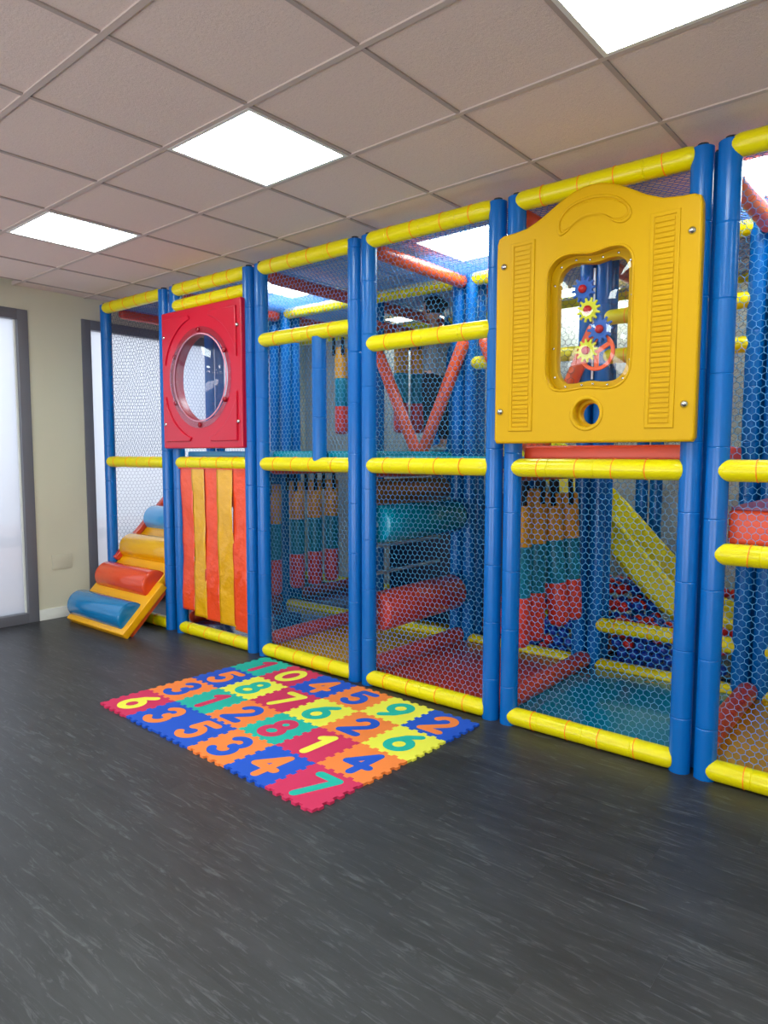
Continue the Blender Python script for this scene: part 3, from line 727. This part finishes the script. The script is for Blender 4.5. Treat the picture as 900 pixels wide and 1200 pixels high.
# ------------------------------------------------------------ strip curtain
def curtain():
    t = thing('strip_curtain', 'curtain of five crinkled orange and yellow vinyl strips hanging in the second bay', 'strip curtain', (-4.29, 0.0, 1.35))
    xs = [-0.395, -0.243, -0.092, 0.072, 0.252, 0.40]; cols = [STRIP_O, STRIP_Y, STRIP_O, STRIP_Y, STRIP_O]
    shift = [0.0, 0.016, 0.006, 0.012, 0.0]
    zb = [0.185, 0.155, 0.145, 0.14, 0.115]
    for k in range(5):
        x0, x1 = xs[k], xs[k + 1]; nx, nz = 8, 60; H = 1.33 - zb[k] + 0.0; V = []; Fc = []
        rg = random.Random(k); ph = [rg.uniform(0, 6.3) for _ in range(6)]
        for j in range(nz + 1):
            v = j / nz
            for i in range(nx + 1):
                u = i / nx; x = x0 - 0.004 + (x1 - x0 + 0.008) * u + shift[k] * v ** 1.5 + 0.003 * math.sin(7 * v + ph[0]) * v
                env = min(1, v * 5)
                y = (0.006 * (k % 2) - 0.003) + env * (0.006 * math.sin(5 * v + ph[1] + 0.6 * u) + 0.0022 * math.sin(17 * v + ph[2] - 3 * u) + 0.0012 * math.sin(31 * v * (1 + .2 * u) + ph[3] + 5 * u) + 0.010 * (u - 0.5) * math.sin(4 * v + ph[4]))
                V.append((x, y - 0.02 - 0.012 * (k % 2), -v * H))
        for j in range(nz):
            for i in range(nx):
                a = j * (nx + 1) + i; Fc.append((a, a + nx + 1, a + nx + 2, a + 1))
        o = put('vinyl_strip', mesh_from(V, Fc, cols[k], True), t); o['label'] = 'orange vinyl strip' if k % 2 == 0 else 'yellow vinyl strip'
        md = o.modifiers.new('thick', 'SOLIDIFY'); md.thickness = 0.0015
    box_o = box('hanging_bar', (-4.70, -0.035, 1.325), (-3.885, -0.012, 1.345), STRIP_O, None, 0.004); box_o.parent = t; box_o.location = box_o.location - t.location
curtain()

# ------------------------------------------------------------ hanging bags
def make_bag():
    t = thing('hanging_bag', '', 'punch bag')
    R, n = 0.064, 20
    for nm, z0, z1, m, lab in (('bag_segment', -0.28, 0.0, BAG_Y, 'mustard top segment'), ('bag_segment', -0.54, -0.28, BAG_T, 'teal middle segment'), ('bag_segment', -0.80, -0.54, BAG_R, 'red bottom segment')):
        pr = []
        if z0 < -0.7: pr += [(0.03, z0), (R - 0.018, z0 + 0.003), (R - 0.004, z0 + 0.018), (R, z0 + 0.035)]
        else: pr += [(R - 0.001, z0), (R, z0 + 0.004)]
        pr += [(R + 0.0015, (z0 + z1) / 2), (R, z1 - 0.004), (R - 0.001, z1)]
        if z1 == 0: pr += [(R - 0.012, z1 + 0.004), (0.02, z1 + 0.005)]
        V, Fc = lathe(pr, n); me = mesh_from(V, Fc, m); me.polygons.foreach_set('use_smooth', [True] * len(me.polygons)); me.set_sharp_from_angle(angle=0.8)
        put(nm, me, t)['label'] = lab
    for s in (-1, 1):
        bm = bmesh.new(); bm_box(bm, (s * 0.048 - 0.013, -0.0675, -0.07), (s * 0.048 + 0.013, -0.062 + 0.012, 0.09)); put('strap', finish(bm, BLACK), t)['label'] = 'black webbing strap'
    return t
def copy_tree(o, parent=None):
    c = o.copy(); COL.objects.link(c)
    if parent is not None: c.parent = parent
    for ch in list(o.children): copy_tree(ch, c)
    return c
bag0 = make_bag(); used = [False]
def bag(x, y, z, rz, label, group, tilt=(0, 0), sc=1):
    o = bag0 if not used[0] else copy_tree(bag0); used[0] = True
    o.location = (x, y, z); o.rotation_euler = (tilt[0], tilt[1], rz); o['label'] = label; o['group'] = group; o.scale = (1, 1, sc)
    return o
g3 = 'bags hanging below the deck in the third bay'; g5 = 'bags hanging below the deck seen through the fifth bay'; gu = 'bags hanging on the upper level'
for k, (y, w) in enumerate(((0.50, 'nearest and leftmost of the four'), (0.76, 'second from the left of the four'), (0.97, 'third from the left of the four'), (1.19, 'rightmost and farthest of the four'))):
    bag(-4.19 if k < 3 else -4.205, y, 1.215 if k else 1.195, 0.2 * k - 0.2, 'three-coloured bag behind the third bay net, ' + w, g3, sc=1.12)
for k, (x, y, w, tl) in enumerate(((-1.935, 0.44, 'leftmost of the four', (0, 0)), (-1.94, 0.64, 'second from the left of the four', (0, 0)), (-1.93, 0.80, 'third from left, hanging tilted', (0.0, -0.10)), (-1.90, 1.0, 'rightmost, by the inner post', (0.0, -0.06)))):
    bag(x, y, 1.225 if k < 2 else 1.19, 0.0 if k > 1 else 0.3 * k, 'three-coloured bag behind the fifth bay net, ' + w, g5, tl, 1.17 if k < 2 else 1.03)
for k, (x, y, w) in enumerate(((-4.455, 1.6, 'alone at the right side of the third bay'), (-3.76, 1.62, 'left one beside the child in the fourth bay'), (-3.70, 1.78, 'right one beside the child in the fourth bay'))):
    bag(x, y, 2.43, 0.2, 'three-coloured bag on the upper level, ' + w, gu)

# ------------------------------------------------------------ squeeze rollers
def squeeze(x, z, r, y0, y1, m, label, lab2):
    t = thing('squeeze_roller', label, 'foam roller', (x, y0, z), group='fat foam rollers across the fourth bay')
    l = y1 - y0
    o = lathe_obj('roller_body', (0, 0, 0), (0, l, 0), [(r - 0.03, 0), (r - 0.01, 0.004), (r, 0.02), (r, l - 0.05), (r - 0.008, l - 0.03), (r - 0.03, l - 0.008), (r - 0.06, l)], m, t, 32)
    o['label'] = lab2
    lathe_obj('axle', (0, -0.06, 0), (0, l + 0.06, 0), [(0.017, 0), (0.017, l + 0.12)], SILVER, t, 12)['label'] = 'steel axle tube'
squeeze(-2.745, 1.0, 0.12, 0.07, 0.97, TEAL, 'fat teal foam roller, upper one of the pair in the fourth bay', 'teal vinyl cylinder')
squeeze(-2.745, 0.445, 0.125, 0.07, 0.97, REDMAT, 'fat red foam roller, lower one of the pair in the fourth bay', 'red vinyl cylinder')
squeeze(-3.02, 1.18, 0.09, 0.30, 1.22, mat('brown_roller_vinyl', (150, 92, 30), 0.35, 0.5, 0.1, 6), 'brown foam roller half hidden behind the teal roller', 'brown vinyl cylinder')
for z, lab in ((0.80, 'upper thin steel rod between the teal and the red foam roller'), (0.61, 'lower thin steel rod resting just above the red foam roller')):
    o = lathe_obj('steel_rod', (-3.05, 0.2, z), (-3.05, 1.2, z), [(0.012, 0), (0.012, 1.0)], SILVER, None, 10); tag(o, lab, 'rod', 'steel rods behind the rollers')

# ------------------------------------------------------------ slide
def slide():
    path = catmull([(-2.72, 1.425), (-2.5, 1.41), (-2.28, 1.28), (-2.08, 1.08), (-1.87, 0.87), (-1.64, 0.63), (-1.42, 0.43), (-1.2, 0.295), (-1.0, 0.235), (-0.82, 0.22)], 5, False)
    t = thing('slide', 'yellow plastic chute slide running down into the ball pit', 'slide', (-1.9, 1.72, 0.0))
    hw, wl, th = 0.21, 0.15, 0.012
    sec = [(-hw - 0.03, wl - 0.02), (-hw - 0.03, wl), (-hw, wl), (-hw + 0.004, 0.05), (-hw + 0.03, 0.012), (-hw + 0.08, 0.0), (0, -0.004), (hw - 0.08, 0.0), (hw - 0.03, 0.012), (hw - 0.004, 0.05), (hw, wl), (hw + 0.03, wl), (hw + 0.03, wl - 0.02),
           (hw + 0.014, wl - 0.02), (hw + 0.014, -0.01), (hw - 0.02, -0.05), (0, -0.03), (-hw + 0.02, -0.05), (-hw - 0.014, -0.01), (-hw - 0.014, wl - 0.02)]
    V = []; Fc = []; n = len(sec)
    for i, (x, z) in enumerate(path):
        a = path[max(i - 1, 0)]; b = path[min(i + 1, len(path) - 1)]; dx, dz = b[0] - a[0], b[1] - a[1]; L = math.hypot(dx, dz); nx, nz = -dz / L, dx / L
        for s, h in sec: V.append((x + nx * h + 1.9, s, z + nz * h))
    for i in range(len(path) - 1):
        for k in range(n):
            a, b = i * n + k, i * n + (k + 1) % n; Fc.append((a, a + n, b + n, b))
    Fc.append(tuple(range(n))); Fc.append(tuple(reversed(range((len(path) - 1) * n, len(path) * n))))
    me = mesh_from(V, Fc, SLIDE, True); me.set_sharp_from_angle(angle=0.7); put('chute', me, t)
    for s in (-1, 1):
        pts = []
        for i, (x, z) in enumerate(path):
            a = path[max(i - 1, 0)]; b = path[min(i + 1, len(path) - 1)]; dx, dz = b[0] - a[0], b[1] - a[1]; L = math.hypot(dx, dz)
            pts.append((x - dz / L * (wl - 0.005) + 1.9, s * (hw + 0.016), z + dx / L * (wl - 0.005)))
        put('chute_rim', polytube(pts, 0.018, SLIDE, 10), t)
slide()

# ------------------------------------------------------------ ball pit
def balls():
    rg = random.Random(3); r = 0.036; P = []; st = r * 2.10
    x0, x1, y0, y1 = -2.62, 0.03, 1.243, 2.18
    PX = [(x, y) for x in XP for y in (1.15, 1.265, 2.3)] + [(a, b) for a in (-1.81, -0.82) for b in (1.4, 1.6, 1.8, 2.0)]
    def top(x, y): return 0.34 + 0.16 * max(0, min(1, (y - 1.3) / 0.6)) + 0.03 * math.sin(x * 5 + y * 3) - 0.05 * max(0, min(1, (x + 1.1) / 0.5))
    nx = int((x1 - x0) / st); ny = int((y1 - y0) / st)
    for k in range(9):
        z = 0.035 + r + k * st * 0.86
        for j in range(ny):
            for i in range(nx):
                x = x0 + (i + 0.5 * (k % 2)) * st + rg.uniform(-.004, .004); y = y0 + (j + 0.5 * ((k) % 2) * (1 if j else 0)) * st + rg.uniform(-.004, .004)
                if z > top(x, y): continue
                if any((x - a) ** 2 + (y - b) ** 2 < (0.087 if k2 < 39 else 0) ** 2 for k2, (a, b) in enumerate(PX)): continue
                if z < 0.19 and min(abs(x + 1.81), abs(x + 0.82)) < 0.09: continue
                surf = (z + st * 0.86 > top(x, y)) or j == 0
                # keep clear of the slide's chute end
                if -1.75 < x < -0.75 and 1.43 < y < 2.07:
                    zs = 0.87 + (x + 1.87) * -1.03 if x < -1.3 else 0.26
                    if z > zs - 0.09: continue
                if surf: P.append((x, y, z + rg.uniform(-.003, .003)))
    cam = Vector((0, -CAMD, CAMH))
    def seen(p):
        d = (Vector(p) - cam).length
        vis = -2.45 < p[0] < -0.72
        if p[0] < -1.93 and p[2] < 0.2 and p[1] > 1.3: vis = False
        if p[1] > 1.3 and p[2] < 0.25: vis = False
        return (0 if vis else 10) + d
    P.sort(key=seen)
    bm = bmesh.new(); bmesh.ops.create_icosphere(bm, subdivisions=3, radius=r); sph = {}
    tmp = bmesh.new()
    for nm, m in (('r', BALL_R), ('b', BALL_B)):
        b2 = bm.copy(); sph[nm] = finish(b2, m, True)
    bm.free()
    for p in P[:300]:
        blue = rg.random() < (0.78 if p[1] < 1.27 and p[2] < 0.33 else 0.4)
        o = put('pit_ball', sph['b' if blue else 'r'], None, p)
        tag(o, ('blue' if blue else 'red') + ' hollow plastic ball lying in the ball pit', 'ball', ('blue' if blue else 'red') + ' balls in the ball pit')
    b3 = bmesh.new()
    for p in P[300:]:
        res = bmesh.ops.create_icosphere(b3, subdivisions=1, radius=r, matrix=Matrix.Translation(p)); mi = 1 if rg.random() < .5 else 0
        for f in {f for v in res['verts'] for f in v.link_faces}: f.material_index = mi; f.smooth = True
    o = put('pit_balls_rest', finish(b3, [BALL_R, BALL_B])); o.name = 'ball_heap'; o['kind'] = 'stuff'; tag(o, 'remaining red and blue balls heaped at the back of the ball pit', 'balls')
balls()

# ------------------------------------------------------------ puzzle mat
def digit_strokes(d):
    c = lambda cx, cy, rx, ry, a0, a1, n=14: [(cx + rx * math.cos(math.radians(a0 + (a1 - a0) * k / n)), cy + ry * math.sin(math.radians(a0 + (a1 - a0) * k / n))) for k in range(n + 1)]
    return {'0': [c(0, 0, .26, .38, 0, 360, 28)],
            '1': [[(-.14, .26), (.04, .40), (.04, -.40)]],
            '2': [c(0, .17, .22, .22, 165, -40) + [(-.22, -.38), (.24, -.38)]],
            '3': [c(-.02, .19, .21, .19, 150, -80), c(-.02, -.18, .24, .22, 80, -150)],
            '4': [[(.10, -.42), (.10, .40), (-.26, -.12), (.27, -.12)]],
            '5': [[(.22, .38), (-.16, .38), (-.19, .06)] + c(-.01, -.13, .23, .25, 120, -145)],
            '6': [[(.14, .40), (-.08, .22)] + c(0, -.14, .23, .24, 160, 520, 26)],
            '7': [[(-.22, .36), (.24, .36), (-.05, -.42)]],
            '8': [c(0, .20, .18, .18, -90, 270, 22), c(0, -.19, .23, .21, 90, 450, 24)],
            '9': [[(-.14, -.40), (.08, -.22)] + c(0, .14, .23, .24, -20, 340, 26)]}[d]
def stroke_mesh(d, size, wid, z, m):
    V = []; Fc = []
    for line in digit_strokes(d):
        P = [Vector((x * size, y * size)) for x, y in line]
        for i in range(len(P) - 1):
            a, b = P[i], P[i + 1]; dr = (b - a)
            if dr.length < 1e-6: continue
            dr.normalize(); base = len(V); an = math.atan2(dr.y, dr.x); n = 5; ring = []
            for k in range(n + 1): t = an - PI / 2 + PI * k / n; ring.append(b + Vector((math.cos(t), math.sin(t))) * wid)
            for k in range(n + 1): t = an + PI / 2 + PI * k / n; ring.append(a + Vector((math.cos(t), math.sin(t))) * wid)
            z += 0.00003; N = len(ring); V += [(p.x, p.y, z) for p in ring] + [(p.x, p.y, z - 0.004) for p in ring]
            Fc.append(tuple(range(base, base + N)))
            for k in range(N): Fc.append((base + k, base + N + k, base + N + (k + 1) % N, base + (k + 1) % N))
    return mesh_from(V, Fc, m)
def puzzle():
    s = 0.30; T = 0.012
    t = thing('puzzle_mat', 'colourful foam puzzle mat of numbered square tiles on the dark floor', 'play mat', (-3.7005, -1.2636, 0.0), -0.0406)
    C = {'o': ((244, 132, 62), 'orange'), 'b': ((28, 84, 196), 'blue'), 'p': ((206, 48, 92), 'raspberry red'), 't': ((28, 178, 160), 'teal'), 'y': ((236, 232, 76), 'yellow')}
    MM = {k: mat('foam_' + v[1].replace(' ', '_'), v[0], 0.75, 0.3, 0.25, 160, bdist=0.002) for k, v in C.items()}
    rows = [['6py', '3bo', '5bo', '3ob', '4bo', '7pt'], ['3ob', '1tp', '2ob', '8tp', '1py', '4ob'], ['5bo', '8yt', '7py', '6yt', '2ob', '6yt'], ['1tp', '0py', '4bo', '5ob', '9yt', '2bo']]
    names = dict(zip('0123456789', 'zero one two three four five six seven eight nine'.split()))
    EDGE = [(0.0, 0.0), (0.029, 0.0)]      # one shared tongue-and-groove edge, used by the tiles on both sides of it
    for k in range(4):
        q = 0.03 + 0.06 * k; h_ = 0.0085
        EDGE += [(q + (0.0012 if k == 0 else 0.0016), h_), (q + 0.0284, h_), (q + 0.0316, -h_), (q + 0.0584, -h_)]
    EDGE += [(0.271, 0.0), (s, 0.0)]
    for j in range(4):
        for i in range(6):
            code = rows[j][i]; x0, y0 = i * s, j * s; pts = []
            for q, e in EDGE[:-1]: pts.append((x0 + q, y0 + e))
            for q, e in EDGE[:-1]: pts.append((x0 + s + e, y0 + q))
            for q, e in reversed(EDGE[1:]): pts.append((x0 + q, y0 + s + e))
            for q, e in reversed(EDGE[1:]): pts.append((x0 + e, y0 + q))
            cx, cy = x0 + s / 2, y0 + s / 2
            pts = [((x - cx) * 0.9993, (y - cy) * 0.9993) for x, y in pts]
            n = len(pts); V = [(x, y, 0) for x, y in pts] + [(x, y, T) for x, y in pts]
            bm = bmesh.new(); vs = [bm.verts.new(v) for v in V]
            tf = bm.faces.new(vs[n:]); bf = bm.faces.new(list(reversed(vs[:n])))
            for k in range(n): bm.faces.new((vs[k], vs[(k + 1) % n], vs[n + (k + 1) % n], vs[n + k]))
            bm.normal_update(); bmesh.ops.triangulate(bm, faces=[tf, bf], ngon_method='EAR_CLIP')
            o = put('foam_tile', finish(bm, MM[code[1]]), t, (cx, cy, 0))
            o['label'] = '%s foam tile with a %s number %s' % (C[code[1]][1], C[code[2]][1], names[code[0]])
            g = put('number_inlay', stroke_mesh(code[0], 0.245, 0.0235 if code[0] not in '1' else 0.025, T + 0.0008, MM[code[2]]), o)
            g['label'] = '%s number %s' % (C[code[2]][1], names[code[0]])
puzzle()

# ------------------------------------------------------------ child on the upper level
def skinned(name, pts, edges, m, parent, levels=2, root=0, loc=(0, 0, 0)):
    me = bpy.data.meshes.new(name); me.from_pydata([p[:3] for p in pts], edges, [])
    o = bpy.data.objects.new(name, me); COL.objects.link(o)
    sk = o.modifiers.new('s', 'SKIN'); sk.use_smooth_shade = True
    for i, p in enumerate(pts):
        rr = p[3]; me.skin_vertices[0].data[i].radius = (rr, rr if len(p) < 5 else p[4])
        me.skin_vertices[0].data[i].use_root = (i == root)
    ss = o.modifiers.new('u', 'SUBSURF'); ss.levels = levels; ss.render_levels = levels
    dg = bpy.context.evaluated_depsgraph_get(); m2 = bpy.data.meshes.new_from_object(o.evaluated_get(dg))
    bpy.data.objects.remove(o); m2.materials.clear(); m2.materials.append(m); m2.polygons.foreach_set('use_smooth', [True] * len(m2.polygons))
    return put(name, m2, parent, loc)
def ellipsoid(name, c, rad, m, parent, rot=(0, 0, 0), sub=3, squash=None):
    bm = bmesh.new(); bmesh.ops.create_icosphere(bm, subdivisions=sub, radius=1)
    for v in bm.verts:
        if squash: v.co = squash(v.co)
        v.co = Vector((v.co.x * rad[0], v.co.y * rad[1], v.co.z * rad[2]))
    o = put(name, finish(bm, m, True), parent, c); o.rotation_euler = rot; return o
def child():
    # faces -x (towards the bags)
    t = thing('person', 'child with tied-back dark hair, grey top and black trousers standing on the upper deck', 'person', (-3.32, 1.50, 1.462), 0)
    e = lambda *a: [(a[i], a[i + 1]) for i in range(len(a) - 1)]
    # local frame: facing -x; y is the width
    B = [(0, 0, .60, .070, .085), (0, 0, .74, .070, .085), (0.005, 0, .86, .085, .11), (0.005, 0, .96, .07, .10), (0, 0, 1.02, .034), (-.006, 0, 1.08, .034),       # 0-5 pelvis..neck
         (0, -.065, .56, .066), (0.005, -.07, .33, .046), (0.015, -.072, .06, .030), (-.06, -.075, .03, .028), (-.115, -.078, .024, .020),                           # 6-10 right leg
         (0.02, .065, .56, .066), (0.03, .07, .33, .046), (0.05, .072, .06, .030), (-.02, .075, .03, .028), (-.075, .078, .024, .020),                               # 11-15
         (0, -.13, .955, .036), (-.10, -.165, .85, .029), (-.22, -.15, .98, .022),                                                                                     # 16-18 right arm to the bag
         (0, .13, .955, .036), (-.09, .165, .85, .029), (-.19, .14, 1.00, .022)]                                                                                        # 19-21
    E = e(0, 1, 2, 3, 4, 5) + e(0, 6, 7, 8, 9, 10) + e(0, 11, 12, 13, 14, 15) + e(3, 16, 17, 18) + e(3, 19, 20, 21)
    body = skinned('body', B, E, SKIN, t)
    S_ = [(0, 0, .535, .104, .122), (0, 0, .72, .092, .108), (0.005, 0, .86, .098, .122), (0.005, 0, .955, .082, .112), (0, 0, 1.0, .048), (0, -.135, .95, .047), (-.10, -.168, .85, .041), (-.185, -.155, .940, .033), (0, .135, .95, .047), (-.09, .168, .85, .041), (-.16, .148, .955, .033)]
    skinned('sweatshirt', S_, e(0, 1, 2, 3, 4) + e(3, 5, 6, 7) + e(3, 8, 9, 10), SHIRT, t)['label'] = 'grey marl top'
    T_ = [(0, 0, .60, .098, .112), (0, -.066, .52, .076), (0.005, -.071, .33, .058), (0.015, -.073, .09, .045), (0.02, .066, .52, .076), (0.03, .071, .33, .058), (0.05, .073, .09, .045), (0, 0, .70, .086, .102)]
    skinned('trousers', T_, [(7, 0), (0, 1), (1, 2), (2, 3), (0, 4), (4, 5), (5, 6)], PANTS, t)['label'] = 'black trousers'
    for s, x in ((-1, -.045), (1, -.005)): ellipsoid('sock', (x, s * .075, .030), (.085, .036, .030), SHOE, t, sub=2)['label'] = 'light sock'
    # head
    def hd(v):
        v = v.copy()
        if v.z < -0.1: k = 1 + (v.z + 0.1) * 0.30; v.y *= k; v.x = v.x * k - 0.10 * abs(v.z)
        return v
    h = ellipsoid('head', (-.018, 0, 1.165), (.088, .073, .108), SKIN, t, squash=hd)
    ellipsoid('nose', (-.087, 0, -.016), (.014, .010, .015), SKIN, h, sub=2)
    for s in (-1, 1):
        ellipsoid('ear', (.006, s * .071, -.008), (.018, .008, .026), SKIN, h, sub=2)
        ellipsoid('eye', (-.0765, s * .028, .004), (.007, .010, .007), EYE, h, sub=2)
        ellipsoid('eyebrow', (-.0805, s * .029, .022), (.004, .014, .0035), HAIR, h, sub=1)
    ellipsoid('mouth', (-.079, 0, -.050), (.006, .019, .005), mat('lips', (180, 90, 85), 0.5), h, sub=2)
    def hr(v):
        v = v.copy()
        if v.x < -0.35 and v.z < 0.35: v.x = -0.35; v.y *= .9
        if v.z < -0.55: v.z = -0.55 + (v.z + .55) * .2
        return v
    hair = ellipsoid('hair', (.008, 0, .022), (.095, .084, .105), HAIR, h, sub=4, squash=hr); hair['label'] = 'dark tied-back hair'
    ellipsoid('hair_bun', (.108, 0, .018), (.036, .034, .036), HAIR, h, sub=3)
    # hands with fingers, closing round the bag strap height
    for s, p in ((-1, Vector((-.22, -.15, .98))), (1, Vector((-.19, .14, 1.00)))):
        hand = skinned('hand', [(0, 0, 0, .020, .016), (-.028, 0, .008, .026, .012), (-.052, 0, .014, .026, .011)], [(0, 1), (1, 2)], SKIN, t, 1, loc=p)
        for k, (oz, l) in enumerate(((.020, .040), (.007, .046), (-.007, .043), (-.019, .034))):
            c = s * -1
            skinned('finger', [(-.048, 0, .014 + oz, .0068), (-.048 - l * .55, c * .006, .016 + oz, .0062), (-.048 - l * .95, c * .022, .014 + oz, .0055)], [(0, 1), (1, 2)], SKIN, hand, 1)
        skinned('thumb', [(-.012, 0, .022, .0085), (-.030, s * -.012, .042, .0072), (-.048, s * -.022, .050, .006)], [(0, 1), (1, 2)], SKIN, hand, 1)
child()
